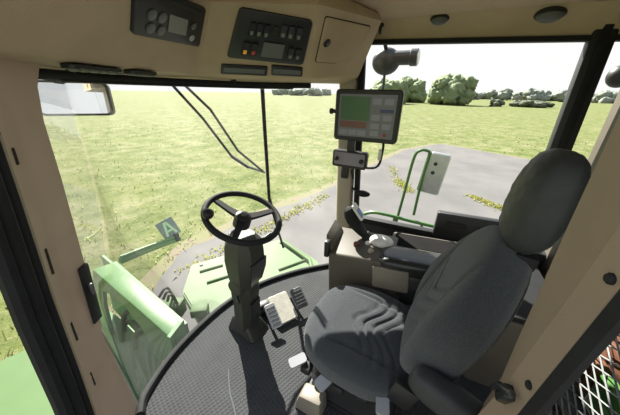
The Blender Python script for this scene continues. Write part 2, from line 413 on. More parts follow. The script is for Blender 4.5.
# side rail above the right window
mb = MB()
prof = [(1.86, 1.935), (1.90, 1.905), (1.945, 1.875), (1.97, 1.845), (1.985, 1.815), (2.05, 1.815), (2.05, 1.955)]
mb.loft([[(x, y, z+(y-.5)*.03) for x, z in prof] for y in (.64, .3, 0, -.4, -.86)])
rail = struct(mb.build('trim_1', 'liner', smooth=50))
mb = MB(); mb.loft([[(x, y, z+(y-.5)*.03) for x, z in ((1.972, 1.822), (1.972, 1.797), (2.02, 1.797), (2.02, 1.822))] for y in (.62, 0, -.86)])
mb.build('window_seal', 'rubber', rail)

# right wall, low
mb = MB(); mb.box((1.995, -.17, .24), (.07, 1.42, .62), bev=.012)
wr = struct(mb.build('wall_right', 'black'))
MB().box((1.965, .05, .535), (.05, .92, .05), bev=.012).build('sill_rail', 'rubber', wr)
# rear wall: a panel under and over the mesh window
mb = MB(); mb.box((1.22, -.86, .03), (1.56, .04, .10), bev=.005); mb.box((1.22, -.86, 1.45), (1.56, .04, .96), bev=.005)
mb.box((1.87, -.86, .5), (.26, .04, 1.0), bev=.005)
struct(mb.build('wall_rear', 'tan'))

# windscreen and side glass
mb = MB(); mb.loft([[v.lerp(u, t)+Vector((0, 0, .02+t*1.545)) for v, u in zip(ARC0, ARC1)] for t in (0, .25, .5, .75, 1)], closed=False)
ws = struct(mb.build('window_1', 'hazed', smooth=180))
mb = MB(); mb.poly([(2.0, .47, .56), (2.0, -.665, .56), (2.0, -.665, 1.80), (2.0, .47, 1.81)], [(0, 1, 2, 3)])
struct(mb.build('window_2', 'glass', smooth=0))
mb = MB(); mb.poly([(2.0, -.755, .56), (2.0, -.86, .56), (2.0, -.86, 1.79), (2.0, -.755, 1.79)], [(0, 1, 2, 3)])
struct(mb.build('window_3', 'glass', smooth=0))

# right front pillar
mb = MB(); mb.hexa([(1.93, .585, 0), (1.93, .47, 0), (2.0, .47, 0), (2.0, .62, 0)], [(1.93, .66, 1.86), (1.93, .56, 1.86), (2.0, .53, 1.86), (2.0, .69, 1.86)], bev=.012)
pr = struct(mb.build('trim_2', 'tan_light'))
MB().hexa([(1.955, .468, .5), (1.955, .43, .5), (2.0, .43, .5), (2.0, .468, .5)], [(1.955, .545, 1.84), (1.955, .50, 1.84), (2.0, .50, 1.84), (2.0, .545, 1.84)], bev=.006).build('pillar_seal', 'rubber', pr)
MB().box((1.915, .56, .93), (.03, .055, .09), bev=.008).build('cable_clip', 'black', pr)
# right rear pillar
mb = MB(); mb.hexa([(1.97, -.655, .5), (1.97, -.765, .5), (2.03, -.765, .5), (2.03, -.655, .5)], [(1.97, -.635, 1.86), (1.97, -.735, 1.86), (2.03, -.735, 1.86), (2.03, -.635, 1.86)], bev=.01)
pb = struct(mb.build('trim_3', 'black'))
MB().hexa([(1.955, -.69, .5), (1.955, -.73, .5), (1.975, -.73, .5), (1.975, -.69, .5)], [(1.955, -.668, 1.83), (1.955, -.703, 1.83), (1.975, -.703, 1.83), (1.975, -.668, 1.83)], bev=.004).build('seal_strip', 'rubber', pb)

# left front door pillar: (z, right edge x, ridge x, left edge x)
st = [(-.06, .392, .335, .235), (.3, .375, .305, .215), (.56, .372, .300, .235), (.88, .398, .312, .255), (1.21, .425, .338, .285), (1.40, .436, .352, .30), (1.50, .452, .352, .30), (1.56, .475, .345, .30), (1.64, .52, .34, .30)]
mb = MB()
mb.loft([[(xr, 1.12, z), (xm+.012, 1.075, z), (xm-.01, 1.068, z), (xl, 1.01, z), (xl-.02, 1.10, z), (xr-.03, 1.17, z)] for z, xr, xm, xl in st])
pl = struct(mb.build('trim_4', 'pillar', smooth=50))
def lerp_st(z):
    for a, b in zip(st, st[1:]):
        if a[0] <= z <= b[0]:
            t = (z-a[0])/(b[0]-a[0]); return [a[i]+(b[i]-a[i])*t for i in range(4)]
for z0, z1 in ((1.30, 1.345), (.945, 1.035), (.66, .74), (.42, .49)):
    q = []
    for z in (z0, z1):
        _, xr, xm, xl = lerp_st(z); cx, cy = xm*.42+xl*.58-.002, 1.068*.42+1.01*.58
        q.append([(cx-.004, cy-.006, z), (cx+.003, cy-.002, z), (cx+.003, cy+.006, z), (cx-.004, cy+.003, z)])
    MB().hexa(*q).build('slot', 'slot', pl, smooth=0)
mb = MB(); q = []
for z in (.63, .885):
    _, xr, xm, xl = lerp_st(z); q.append([(xr-.035, 1.085, z), (xr+.006, 1.105, z), (xr+.004, 1.13, z), (xr-.035, 1.11, z)])
mb.hexa(*q, bev=.005); lat = mb.build('door_striker', 'black', pl)
MB().box((.377, 1.083, .79), (.012, .014, .05), bev=.003).build('striker_pin', 'grey', lat)
# rubber seals and the door frame outside the pillar
mb = MB()
for (dx, dy, r_) in ((-.022, -.005, .017), (-.052, -.03, .020), (-.088, -.05, .022)):
    mb.tube([(xl+dx, 1.015+dy, z) for z, xr, xm, xl in st], r_, 8)
mb.build('door_seal', 'rubber', pl)

# left rear door post
mb = MB()
def xo(z): return .444-(z-.99)*.128
secs = []
for z, xi, yi in ((0, .72, -.335), (.45, .71, -.33), (.75, .69, -.315), (.90, .665, -.300), (1.25, .655, -.288), (1.5, .66, -.288), (1.9, .66, -.288)):
    o_ = xo(z); xs = o_+.062+max(0, .99-z)*.12
    secs.append([(o_, -.270, z), (o_+.01, -.262, z), (xs, -.256, z), (xs+.012, -.272, z), (xi, yi-.004, z), (xi, yi-.03, z), (o_+.012, -.290, z)])
mb.loft(secs); pp = struct(mb.build('trim_5', 'post', smooth=30))
mb = MB(); mb.loft([[(xo(z)-.001, -.268, z), (xo(z)+.006, -.262, z), (xo(z)+.012, -.289, z), (xo(z)-.001, -.289, z), (xo(z)-.007, -.274, z)] for z in (0, .5, .99, 1.28, 1.9)])
mb.build('post_seal', 'rubber', pp)
for z in (1.275, .995):
    MB().lathe([(.0085, -.004), (.0085, .002), (.006, .005)], Matrix.Translation((xo(z)+.024, -.2595, z)) @ R('X', -90), 14).build('screw', 'rubber', pp)
mb = MB(); mb.box((.505, -.255, .905), (.03, .03, .06), R('Y', -25).to_3x3(), .006); mb.tube([(.47, -.245, .95), (.50, -.235, .93), (.53, -.24, .88)], .008)
mb.build('latch', 'gloss', pp)

# ------------------------------------------------------------------ overhead console
LIP = [(.22, .935, 1.572), (1.15, 1.195, 1.570), (1.50, .675, 1.573), (1.85, .50, 1.597)]
UPP = [(.12, .66, 1.84), (1.02, .93, 1.83), (1.21, .515, 1.83), (1.72, .36, 1.865)]
LIP = [Vector(p_) for p_ in LIP]; UPP = [Vector(p_) for p_ in UPP]
oc = thing('overhead_console', 'tan overhead console spanning the roof above the windscreen', 'console', (1.1, 1.0, 1.57))
mb = MB()
back_ = [Vector((.22, 1.17, 1.56)), Vector((1.18, 1.36, 1.555)), Vector((1.66, 1.02, 1.553)), Vector((1.955, .62, 1.56))]
top_ = [Vector((p_.x, p_.y+.02, 1.90)) for p_ in UPP]
btop = [Vector((p_.x, p_.y, 1.90)) for p_ in back_]
def rnd(a, b, c, k=4, r_=.018):
    """small fillet of corner b"""
    p0 = b+(a-b).normalized()*r_; p1 = b+(c-b).normalized()*r_
    return [p0.lerp(b, t).lerp(b.lerp(p1, t), t) for t in [i/k for i in range(k+1)]]
secs = []
for i in range(4):
    secs.append([top_[i], UPP[i]]+rnd(UPP[i], LIP[i], back_[i])+[back_[i], btop[i]])
# intermediate stations round the creases
full = [secs[0]]
for i in range(1, 4):
    full.append([a.lerp(b, .97) for a, b in zip(secs[i-1], secs[i])] if i < 3 else secs[i])
    if i < 3: full.append([a.lerp(b, .03) for a, b in zip(secs[i], secs[i+1])])
mb.loft(full)
mb.build('console_shell', 'liner', oc, smooth=28)
def BF(i, u, v, hh=0):
    """point on console face i: u along the lip, v up the face, hh proud of it"""
    a = LIP[i].lerp(LIP[i+1], u); b = UPP[i].lerp(UPP[i+1], u)
    nrm = (LIP[i+1]-LIP[i]).cross(UPP[i]-LIP[i]).normalized()
    return a.lerp(b, v)+nrm*hh
def rr01(r=.06, n=5, asp=1.0):
    pts = []
    for cx, cy, a in ((1-r, 1-r*asp, 0), (r, 1-r*asp, 90), (r, r*asp, 180), (1-r, r*asp, 270)):
        for k in range(n+1):
            t = math.radians(a+90*k/n); pts.append((cx+r*math.cos(t), cy+r*asp*math.sin(t)))
    return pts
def quad_map(i, q):
    """unit square -> console face i; q = four (u, v): bottom left, bottom right, top right, top left"""
    def f(s, t, hh=0):
        u = (q[0][0]*(1-s)+q[1][0]*s)*(1-t)+(q[3][0]*(1-s)+q[2][0]*s)*t
        v = (q[0][1]*(1-s)+q[1][1]*s)*(1-t)+(q[3][1]*(1-s)+q[2][1]*s)*t
        return BF(i, u, v, hh)
    return f
def fplate(f, s0, t0, s1, t1, h0, h1, r=.06, asp=1.0, ch=0.0):
    mb = MB(); p = rr01(r, 5, asp)
    g = lambda x, y, hh, k=0: f(s0+(s1-s0)*(x*(1-2*k)+k), t0+(t1-t0)*(y*(1-2*k)+k), hh)
    secs = [[g(x, y, h0) for x, y in p]]
    if ch: secs += [[g(x, y, h1-ch) for x, y in p], [g(x, y, h1, .02) for x, y in p]]
    else: secs += [[g(x, y, h1) for x, y in p]]
    mb.loft(secs); return mb
def fdisc(f, s, t, r, h0, h1, n=20):
    c = f(s, t, 0); ex = (f(s+.01, t)-c).normalized(); nr = (f(s, t, 1)-c).normalized(); ey = nr.cross(ex)
    m = Matrix(((ex.x, ey.x, nr.x, c.x), (ex.y, ey.y, nr.y, c.y), (ex.z, ey.z, nr.z, c.z), (0, 0, 0, 1)))
    return MB().lathe([(r, h0), (r, h1-.001), (r*.85, h1)], m, n)

# radio
f = quad_map(0, ((.545, .378), (.981, .454), (.984, .93), (.562, .84)))
c = f(.5, .5)
t = thing('radio', 'black radio unit with a small grey display in the overhead console', 'radio', c)
fplate(f, 0, 0, 1, 1, -.012, .010, .05, 1.6, .003).build('faceplate', 'black', t)
fplate(f, .42, .24, .70, .62, .010, .0125, .05).build('display', 'lcd', t)
for (s, u_) in ((.20, .22), (.33, .22), (.20, .50), (.33, .50)):
    fdisc(f, s, u_, .019, .009, .015).build('knob', 'btn', t)
for (s, u_, m_) in ((.81, .52, 'btn'), (.81, .22, 'lever')):
    o = fdisc(f, s, u_, .014, .009, .016).build('push_button', m_, t)
    if m_ == 'lever': o['label'] = 'pale blue-grey push button'
fplate(f, .08, .80, .92, .90, .009, .012, .02).build('disc_slot', 'slot', t)

# switch panel
f = quad_map(1, ((.235, .325), (.905, .235), (.955, .84), (.285, .96)))
t = thing('switch_panel', 'black panel of rocker switches in the overhead console', 'switch panel', f(.5, .5))
fplate(f, 0, 0, 1, 1, -.012, .010, .06, 1.2, .003).build('panel_plate', 'black', t)
def rocker(s, u_, w_, h_, legend='btn2'):
    o = fplate(f, s, u_, s+w_, u_+h_, .009, .018, .12, 1, .003).build('rocker_switch', 'gloss', t)
    lg = fplate(f, s+w_*.25, u_+h_*.12, s+w_*.75, u_+h_*.42, .0175, .0195, .1).build('legend', legend, o)
    if legend in ('amber', 'red'): lg['label'] = {'amber': 'glowing amber legend', 'red': 'red legend'}[legend]
for s in (.19, .285, .38): rocker(s, .55, .08, .26)
for s in (.60, .70, .81): rocker(s, .60, .08, .26)
fplate(f, .495, .62, .565, .80, .009, .013, .2).build('blank_cover', 'slot', t)
rocker(.16, .13, .09, .28, 'amber'); rocker(.27, .13, .09, .28, 'red')
for s in (.76, .86): rocker(s, .15, .08, .26)
fplate(f, .42, .12, .70, .45, .009, .011, .05).build('blank_cover', 'grey', t)
# storage slots below the panel
for nm, (a_, b_), lb in (('slot_tray', (.205, .60), 'left'), ('slot_tray', (.635, .912), 'right')):
    f2 = quad_map(1, ((a_, .045), (b_, .03), (b_-.003, .185), (a_-.006, .21)))
    o = fplate(f2, 0, 0, 1, 1, -.01, .005, .04, 3, .002).build(nm, 'black', oc)
    fplate(f2, .06, .25, .94, .72, .004, .0062, .05).build('slot_insert', 'grey', o)
# locker lid
f = quad_map(2, ((.03, .296), (.735, .277), (.82, .89), (.09, .90)))
o = fplate(f, -.012, -.02, 1.012, 1.02, -.01, .005, .05).build('lid_gap', 'slot', oc)
ld = fplate(f, 0, 0, 1, 1, -.01, .010, .05, 1, .003).build('locker_lid', 'liner', oc)
fdisc(f, .13, .50, .020, .009, .018).build('lock', 'black', ld)
fdisc(f, .13, .50, .008, .017, .022).build('lock_core', 'grey', ld)
# vents in the underside of the console
for nm, (x, y), (w_, d_) in (('air_vent', (.60, 1.075), (.20, .055)), ('speaker_grille', (.80, 1.125), (.14, .06))):
    mt = Matrix.Translation((x, y, 1.562)) @ R('Z', 16)
    mb = MB(); rplate(mb, mt, 0, 0, w_, d_, .02, -.009, .004, .003); o = mb.build(nm, 'black', oc)
    mb = MB()
    for k in range(5): mb.box((mt @ Vector((-w_*.36+k*w_*.18, 0, -.011))), (w_*.07, d_*.7, .006), (R('Z', 16) @ R('Y', 30)).to_3x3(), .001)
    mb.build('louvre', 'grey', o)
# things on the side rail
for i, (x, y, z, r_) in enumerate(((1.905, .075, 1.895, .040), (1.905, -.425, 1.876, .052))):
    t = thing('roof_speaker', ['small black dome speaker in the roof rail above the window middle', 'large flat black dome speaker in the roof rail near the rear'][i], 'speaker', (x, y, z))
    mt = Matrix.Translation((x, y, z)) @ R('Y', 22) @ R('X', 180) @ Matrix.Diagonal((.8, 1.25, 1, 1))
    MB().lathe([(r_, -.01), (r_, .006), (r_*.93, .012)], mt, 28).build('rim', 'black', t)
    MB().lathe([(r_*.88, .008), (r_*.8, .02), (r_*.6, .029), (r_*.3, .034), (.002, .035)], mt, 28).build('dome', 'grey', t)
t = thing('coat_hook', 'small black coat hook on the roof rail beside the locker', 'hook', (1.93, .40, 1.89))
MB().lathe([(.016, 0), (.016, .008), (.011, .012)], Matrix.Translation((1.925, .40, 1.89)) @ R('Y', -125), 16).build('base', 'black', t)
MB().tube(smooth_path([(1.92, .40, 1.885), (1.90, .40, 1.872), (1.895, .40, 1.85), (1.905, .40, 1.838)], 4), .009).build('peg', 'black', t)

# roller sun blind under the console
t = thing('sun_blind', 'black rolled sun blind along the top edge of the windscreen', 'sun blind', (1.1, 1.2, 1.54))
pts = smooth_path([(.46, 1.16, 1.537), (.70, 1.25, 1.537), (1.0, 1.28, 1.537), (1.28, 1.20, 1.537), (1.55, 1.03, 1.537), (1.76, .80, 1.540)], 5)
MB().tube(pts, .017, 12).build('roll', 'rubber', t)
MB().tube([p_+Vector((0, -.008, -.018)) for p_ in pts[2:-2]], .005, 8).build('pull_bar', 'black', t)
for k in (3, 17): MB().box(pts[k]+Vector((0, 0, .014)), (.02, .03, .03), bev=.003).build('bracket', 'black', t)

# ------------------------------------------------------------------ mirror hung at the front left, outside the windscreen
t = thing('rear_view_mirror', 'wide black-framed mirror hanging at the top left of the windscreen', 'mirror', (.80, 1.55, 1.45))
mx = frame((.735, 1.535, 1.452), (.729, -.684, 0), (.045, .05, 1))
mb = MB(); rplate(mb, mx, 0, 0, .285, .150, .026, -.035, .004, .004); mb.build('housing', 'black', t)
mb = MB(); rplate(mb, mx, 0, 0, .265, .130, .020, .003, .006); mb.build('mirror_glass', 'mirror', t)
mb = MB(); mb.tube(smooth_path([(.70, 1.545, 1.52), (.69, 1.53, 1.56), (.68, 1.47, 1.60), (.68, 1.42, 1.61)], 4), .013)
mb.build('arm', 'black', t)
MB().box((.69, 1.54, 1.535), (.07, .035, .03), bev=.006).build('bracket', 'black', t)

# ------------------------------------------------------------------ steering column and wheel
COLB = Vector((1.03, .915, 0)); HUB = Vector((.955, .815, .865))
t = thing('steering_column', 'dark steering column with wheel rising from the cab floor', 'steering column', COLB)
mb = MB(); rt = R('Z', -8).to_3x3()
mb.hexa([COLB+rt @ Vector(q) for q in ((-.085, -.135, 0), (.085, -.135, 0), (.085, .11, 0), (-.085, .11, 0))],
        [COLB+rt @ Vector(q) for q in ((-.06, -.06, .10), (.06, -.06, .10), (.06, .07, .12), (-.06, .07, .12))], bev=.014, seg=3)
mb.build('foot', 'olive', t)
def cpt(k): return COLB.lerp(HUB, k)
ax = (HUB-COLB).normalized(); sx = rt @ Vector((1, 0, 0)); sx = (sx-ax*sx.dot(ax)).normalized(); sy = ax.cross(sx)
def csec(k, w_, d_, off=0, ch=.25):
    c = cpt(k)+sy*off; a, b = w_/2, d_/2; q = ch*min(a, b)*2
    return [c+sx*x+sy*y for x, y in ((-a+q, -b), (a-q, -b), (a, -b+q), (a, b-q), (a-q, b), (-a+q, b), (-a, b-q), (-a, -b+q))]
MB().loft([csec(.07, .145, .15), csec(.2, .14, .145), csec(.34, .135, .14), csec(.40, .15, .155), csec(.47, .155, .16), csec(.52, .14, .14)]).build('lower_column', 'olive', t)
MB().loft([csec(.18, .085, .02, -.080), csec(.38, .08, .02, -.078)]).build('front_cover', 'black', t)
mj = frame(cpt(.52)-sx*.085, sy, ax)
MB().lathe([(.05, 0), (.055, .008), (.055, .162), (.05, .17)], Matrix.Translation(cpt(.52)-sx*.085) @ sx.to_track_quat('Z', 'Y').to_matrix().to_4x4(), 22).build('tilt_joint', 'olive', t)
MB().loft([csec(.50, .13, .14), csec(.58, .165, .17, -.005), csec(.66, .185, .19, -.01), csec(.76, .20, .205, -.012), csec(.86, .185, .19, -.01), csec(.92, .12, .13)]).build('upper_column', 'olive', t)
MB().loft([csec(.58, .10, .012, -.092), csec(.70, .12, .012, -.112), csec(.78, .12, .012, -.116)]).build('instrument_cover', 'gloss', t)
# stalk, pedal for tilt
mb = MB(); a = cpt(.80)+sx*.07; mb.tube([a, a+sx*.08+sy*-.02, a+sx*.13-sy*.03+ax*.01], [.008, .007, .010]); mb.build('stalk', 'black', t)
mb = MB(); a = cpt(.47)-sx*.06; mb.tube([a, a-sx*.035-sy*.03, a-sx*.045-sy*.06-ax*.01], .009); mb.build('tilt_lever', 'black', t)
# wheel
wn = Vector((-.04, -.37, .93)).normalized(); wx = Vector((1, 0, 0)); wx = (wx-wn*wx.dot(wn)).normalized(); wy = wn.cross(wx)
WC = HUB+wn*.055; WR = .188
wh = MB().tube([WC+wx*WR*math.cos(2*PI*k/56)+wy*WR*math.sin(2*PI*k/56) for k in range(56)], .0155, 12, closed=True).build('steering_wheel', 'rubber', t)
for dg in (95, 205, 335):
    d_ = wx*math.cos(math.radians(dg))+wy*math.sin(math.radians(dg)); q = wn.cross(d_)
    mb = MB(); secs = []
    for k, (wd, th) in ((.02, (.022, .010)), (.08, (.017, .008)), (WR, (.013, .007))):
        c = WC+d_*k-wn*(.012 if k < .15 else 0)
        secs.append([c+q*wd+wn*th, c-q*wd+wn*th, c-q*wd-wn*th, c+q*wd-wn*th])
    mb.loft(secs); mb.build('spoke', 'rubber', wh)
mtw = Matrix.Translation(WC) @ wn.to_track_quat('Z', 'Y').to_matrix().to_4x4()
MB().lathe([(.045, -.06), (.045, -.015), (.040, .002), (.025, .010), (.003, .012)], mtw, 24).build('hub', 'black', wh)
MB().lathe([(.017, .008), (.017, .014), (.012, .017), (.002, .018)], mtw, 20).build('hub_badge', 'grey', wh)
d_ = wx*math.cos(math.radians(152))+wy*math.sin(math.radians(152))
MB().lathe([(.010, 0), (.010, .022), (.022, .030), (.027, .042), (.025, .056), (.014, .065), (.002, .067)], Matrix.Translation(WC+d_*(WR-.004)) @ wn.to_track_quat('Z', 'Y').to_matrix().to_4x4(), 20).build('spinner_knob', 'black', wh)

# ------------------------------------------------------------------ pedals
def pedal(x, y, rz, w_, d_, label, m_):
    o = thing('brake_pedal', label, 'pedal', (x, y, 0))
    mt = Matrix.Translation((x, y, .115)) @ R('Z', rz) @ R('X', 34)
    mb = MB(); rplate(mb, mt, 0, 0, w_, d_, .014, -.008, .008, .004); mb.build('pad', m_, o)
    mb = MB()
    for k in range(5): mb.box(mt @ Vector((0, -d_*.32+k*d_*.16, .009)), (w_*.8, d_*.05, .004), mt.to_3x3(), .001)
    mb.build('grip_rib', 'grey', o)
    mb = MB(); mb.tube([mt @ Vector((0, 0, -.008)), mt @ Vector((0, .02, -.05)), (mt @ Vector((0, .10, -.09))).xy.to_3d()+Vector((0, 0, .002))], .011); mb.build('stem', 'darkmetal', o)
    return o
pedal(1.10, .745, -32, .075, .165, 'pale left brake pedal nearest the steering column', 'lever')
pedal(1.325, .665, -32, .095, .15, 'grey right pedal farther from the steering column', 'grey')
t = thing('pedal_bracket', 'cream sunlit plate between the two floor pedals', 'bracket', (1.23, .755, 0))
mt = Matrix.Translation((1.225, .745, .075)) @ R('Z', -32) @ R('X', 26)
mb = MB(); rplate(mb, mt, 0, 0, .15, .21, .012, -.012, .010, .004); mb.build('plate', 'pedal', t)
MB().box((1.245, .775, .035), (.09, .06, .07), R('Z', -32).to_3x3(), .006).build('block', 'darkmetal', t)
MB().box((1.20, .885, .045), (.13, .06, .09), R('Z', -32).to_3x3(), .012).build('pivot_block', 'black', t)
MB().tube([(1.11, .90, .05), (1.30, .79, .05)], .014).build('pivot_pin', 'darkmetal', t)

# ------------------------------------------------------------------ driver's seat
SM = Matrix.Translation((1.0, .12, 0)) @ R('Z', -4)
t = thing('driver_seat', 'dark grey fabric driver seat with tall headrest facing the steering wheel', 'seat', (1.0, .12, 0))
def pillow(mtx, W, D, H, top, low=.5, p=3.2, nr=44, na=112, feat=None, wfun=None):
    """closed cushion: superelliptic outline W x D, domed top, flat underside"""
    mb = MB(); rows = []
    def ol(a, r_):
        ca, sa = math.cos(a), math.sin(a)
        x = W/2*math.copysign(abs(ca)**(2/p), ca)*r_; y = D/2*math.copysign(abs(sa)**(2/p), sa)*r_
        if wfun: x *= wfun(y/(D/2))
        return x, y
    cen = []
    for k in range(1, nr+1):
        r_ = math.sin(k/nr*PI/2)
        zt = top*(1-r_**4.5)**.5 if r_ < 1 else 0
        row = []
        for j in range(na):
            x, y = ol(2*PI*j/na, r_)
            fz = feat(x, y, r_) if feat else 0
            row.append(mb.bm.verts.new(mtx @ Vector((x, y, zt+fz))))
        rows.append(row)
    c = mb.bm.verts.new(mtx @ Vector((0, 0, top+(feat(0, 0, 0) if feat else 0))))
    for k, (s_, z_) in enumerate(((1.0, -H*.35), (.985, -H*.75), (.95, -H), (.5, -H))):
        rows.append([mb.bm.verts.new(mtx @ Vector((ol(2*PI*j/na, 1)[0]*s_, ol(2*PI*j/na, 1)[1]*s_, z_))) for j in range(na)])
    for j in range(na): mb.bm.faces.new([c, rows[0][j], rows[0][(j+1) % na]])
    for a, b in zip(rows, rows[1:]):
        for j in range(na): mb.bm.faces.new([a[j], b[j], b[(j+1) % na], a[(j+1) % na]])
    mb.bm.faces.new(rows[-1])
    return mb
def groove(d, w_=.007): return math.exp(-(d/w_)**2)
def feat_seat(x, y, r_):
    k = max(0, 1-r_**6)
    z = .030*max(0, (abs(x)-.13)/.12)**1.5*min(1, max(0, .5+ (.1-y)/.2))
    z -= .016*max(0, 1-(x/.2)**2)*max(0, 1-((y+.08)/.22)**2)
    g = 0
    for q in (-.155, -.105, -.055, -.005):
        yy = q+.10*math.cos(min(PI, abs(x)/.24*PI))*(.5+.5*math.cos(x*14))*.55-.03*abs(x)/.2
        g += groove(y-yy, .008)*max(0, 1-(x/.245)**4)
    g += .8*groove(abs(x)-.165-.05*(y+.2), .006)*(1 if y < .10 else max(0, 1-(y-.10)/.05))
    return k*(z-.012*g)
pillow(SM @ Matrix.Translation((-.025, .01, .425)) @ R('X', 4), .56, .53, .085, .055, feat=feat_seat, p=3.0, wfun=lambda v: 1-.05*max(0, v)).build('cushion', 'fabric', t, smooth=180)
pillow(SM @ Matrix.Translation((-.02, .0, .355)) @ R('X', 4), .52, .49, .055, .01, p=3.4, nr=8, na=64).build('seat_pan', 'rubber', t, smooth=60)
BM_ = SM @ Matrix.Translation((.0, -.175, .43)) @ R('X', 17) @ Matrix.Translation((0, 0, .345)) @ R('X', -90) @ R('Z', 180)
# local: x left-right, y up the back, z towards the driver
BM_ = SM @ Matrix.Translation((0, -.20, .42)) @ R('X', 17) @ Matrix(((-1, 0, 0, 0), (0, 0, 1, 0), (0, 1, 0, .345), (0, 0, 0, 1)))
def feat_back(x, y, r_):
    k = max(0, 1-r_**8)
    z = .050*max(0, (abs(x)-.115)/.12)**1.3*max(0, min(1, (.30-y)/.30))
    z += .022*math.exp(-((y+.16)/.12)**2)*max(0, 1-(x/.15)**2)
    g = 0
    for q in (-.20, -.13, -.06, .01):
        g += groove(y-q-.16*abs(x)/.2-.3*x*x, .008)*max(0, 1-(x/.16)**4)
    g += 1.0*groove(abs(x)-.145+.03*y, .006)
    return k*(z-.010*g)
def wback(v):
    return 1.0-.40*max(0, (v+.05)/1.05)**1.7-.02*max(0, -v)
pillow(BM_, .53, .70, .10, .055, feat=feat_back, p=2.7, wfun=wback).build('backrest', 'bolster', t, smooth=180)
pillow(BM_ @ Matrix.Translation((0, -.01, -.105)) @ R('Y', 180), .45, .64, .02, .035, p=2.8, nr=10, na=64, wfun=wback).build('back_shell', 'gloss', t, smooth=60)
# headrest
HM = SM @ Matrix.Translation((-.008, -.460, 1.205)) @ R('X', 6)
mb = MB(); b2 = bmesh.new(); bmesh.ops.create_icosphere(b2, subdivisions=5, radius=1)
for v in b2.verts:
    c = v.co
    def se(q, n_=2.6): return math.copysign(abs(q)**(2/n_), q)
    s_ = (abs(c.x)**2.6+abs(c.y)**2.6+abs(c.z)**2.6)**(-1/2.6)
    c = c*s_
    wr_ = .004*noise.noise(Vector((c.x*3, c.y*5, c.z*9)))
    v.co = Vector((c.x*.120*(1-.06*c.z), c.y*(.074+wr_), c.z*(.163+wr_)))
mb.add(b2, HM); mb.build('headrest', 'leather', t, smooth=180)
for sx_ in (-.06, .06):
    MB().tube([HM @ Vector((sx_, -.01, -.12)), HM @ Vector((sx_, -.005, -.26))], .009).build('headrest_post', 'steel', t)
MB().box(HM @ Vector((0, -.02, -.175)), (.16, .07, .05), HM.to_3x3(), .01).build('headrest_bracket', 'rubber', t)
# suspension base
mb = MB()
secs = []
for k in range(9):
    z = .03+.033*k; w_ = .20+(.012 if k % 2 else -.008); d_ = .20+(.012 if k % 2 else -.008)
    secs.append([SM @ Vector((x*2*w_/1, y*2*d_/1, z)) for x, y in rrect(1, 1, .12, 4)])
mb.loft(secs); mb.build('bellows', 'rubber', t, smooth=10)
MB().box(SM @ Vector((0, 0, .018)), (.42, .46, .035), SM.to_3x3(), .008).build('base_plate', 'black', t)
MB().hexa([SM @ Vector(q) for q in ((-.30, .10, .0), (-.20, .10, .0), (-.20, .25, .0), (-.30, .25, .0))], [SM @ Vector(q) for q in ((-.285, .11, .11), (-.20, .11, .11), (-.20, .23, .09), (-.285, .23, .09))], bev=.012).build('side_cover', 'tan_mid', t)
# levers on the near side
for q0, q1, w_ in (((-.24, .225, .325), (-.29, .265, .315), .045), ((-.25, .085, .305), (-.305, .11, .292), .055), ((-.27, -.155, .385), (-.325, -.17, .38), .05)):
    a, b = SM @ Vector(q0), SM @ Vector(q1)
    mb = MB(); mt = frame(a.lerp(b, .5), b-a, (0, 1, 0.05))
    rplate(mb, mt, 0, 0, (b-a).length+.02, w_, .012, -.010, .010, .004); mb.build('adjust_lever', 'lever', t)
for q in ((-.255, .20, .29), (-.26, .03, .29), (-.26, -.08, .32)):
    MB().box(SM @ Vector(q), (.05, .05, .04), SM.to_3x3(), .008).build('lever_box', 'black', t)
# folded left armrest
AM = SM @ Matrix.Translation((-.315, -.355, .60)) @ R('Z', -6) @ R('X', 12)
mb = MB(); b2 = bmesh.new(); bmesh.ops.create_icosphere(b2, subdivisions=4, radius=1)
for v in b2.verts:
    c = v.co; s_ = (abs(c.x)**3+abs(c.y)**3+abs(c.z)**3)**(-1/3); c = c*s_; v.co = Vector((c.x*.048, c.y*.130, c.z*.055))
mb.add(b2, AM); mb.build('armrest', 'leather', t, smooth=180)
MB().lathe([(.05, -.03), (.055, -.02), (.055, .02), (.05, .03)], Matrix.Translation(SM @ Vector((-.265, -.33, .56))) @ R('Y', 90), 20).build('armrest_pivot', 'black', t)
MB().box(SM @ Vector((-.255, -.22, .43)), (.03, .10, .12), (SM.to_3x3() @ R('X', 17).to_3x3()), .012).build('recliner', 'black', t)
MB().box(SM @ Vector((-.17, -.345, .74)), (.02, .035, .045), (SM.to_3x3() @ R('X', 17).to_3x3()), .006).build('seat_button', 'grey', t)

# ------------------------------------------------------------------ right-hand console with joystick
t = thing('armrest_console', 'tan and black control console along the right side of the seat', 'console', (1.45, .15, 0))
q0 = [(1.29, .43, .28), (1.29, -.02, .36), (1.66, -.02, .36), (1.66, .48, .28)]
q1 = [(1.275, .44, .60), (1.275, .06, .645), (1.60, .06, .645), (1.62, .50, .62)]
MB().hexa(q0, q1, bev=.022, seg=3).build('pod', 'tan', t)
MB().hexa([(1.50, .02, 0), (1.62, .02, 0), (1.62, .30, 0), (1.50, .30, 0)], [(1.44, .0, .34), (1.64, .0, .34), (1.64, .38, .34), (1.44, .38, .34)], bev=.012).build('pedestal', 'black', t)
MB().box((1.268, .06, .545), (.03, .20, .14), R('X', -6).to_3x3(), .012).build('side_box', 'tan_mid', t)
MB().hexa([(1.31, .47, .61), (1.31, .42, .60), (1.56, .42, .60), (1.56, .50, .61)], [(1.32, .475, .70), (1.32, .43, .655), (1.56, .45, .655), (1.56, .50, .70)], bev=.01).build('front_lip', 'tan', t)
MB().box((1.30, .455, .62), (.045, .03, .11), bev=.006).build('front_slot', 'black', t)
pillow(Matrix.Translation((1.365, -.06, .64)) @ R('Z', 2) @ R('X', -3), .20, .42, .07, .035, p=4.5, nr=16, na=64).build('arm_pad', 'gloss', t, smooth=60)
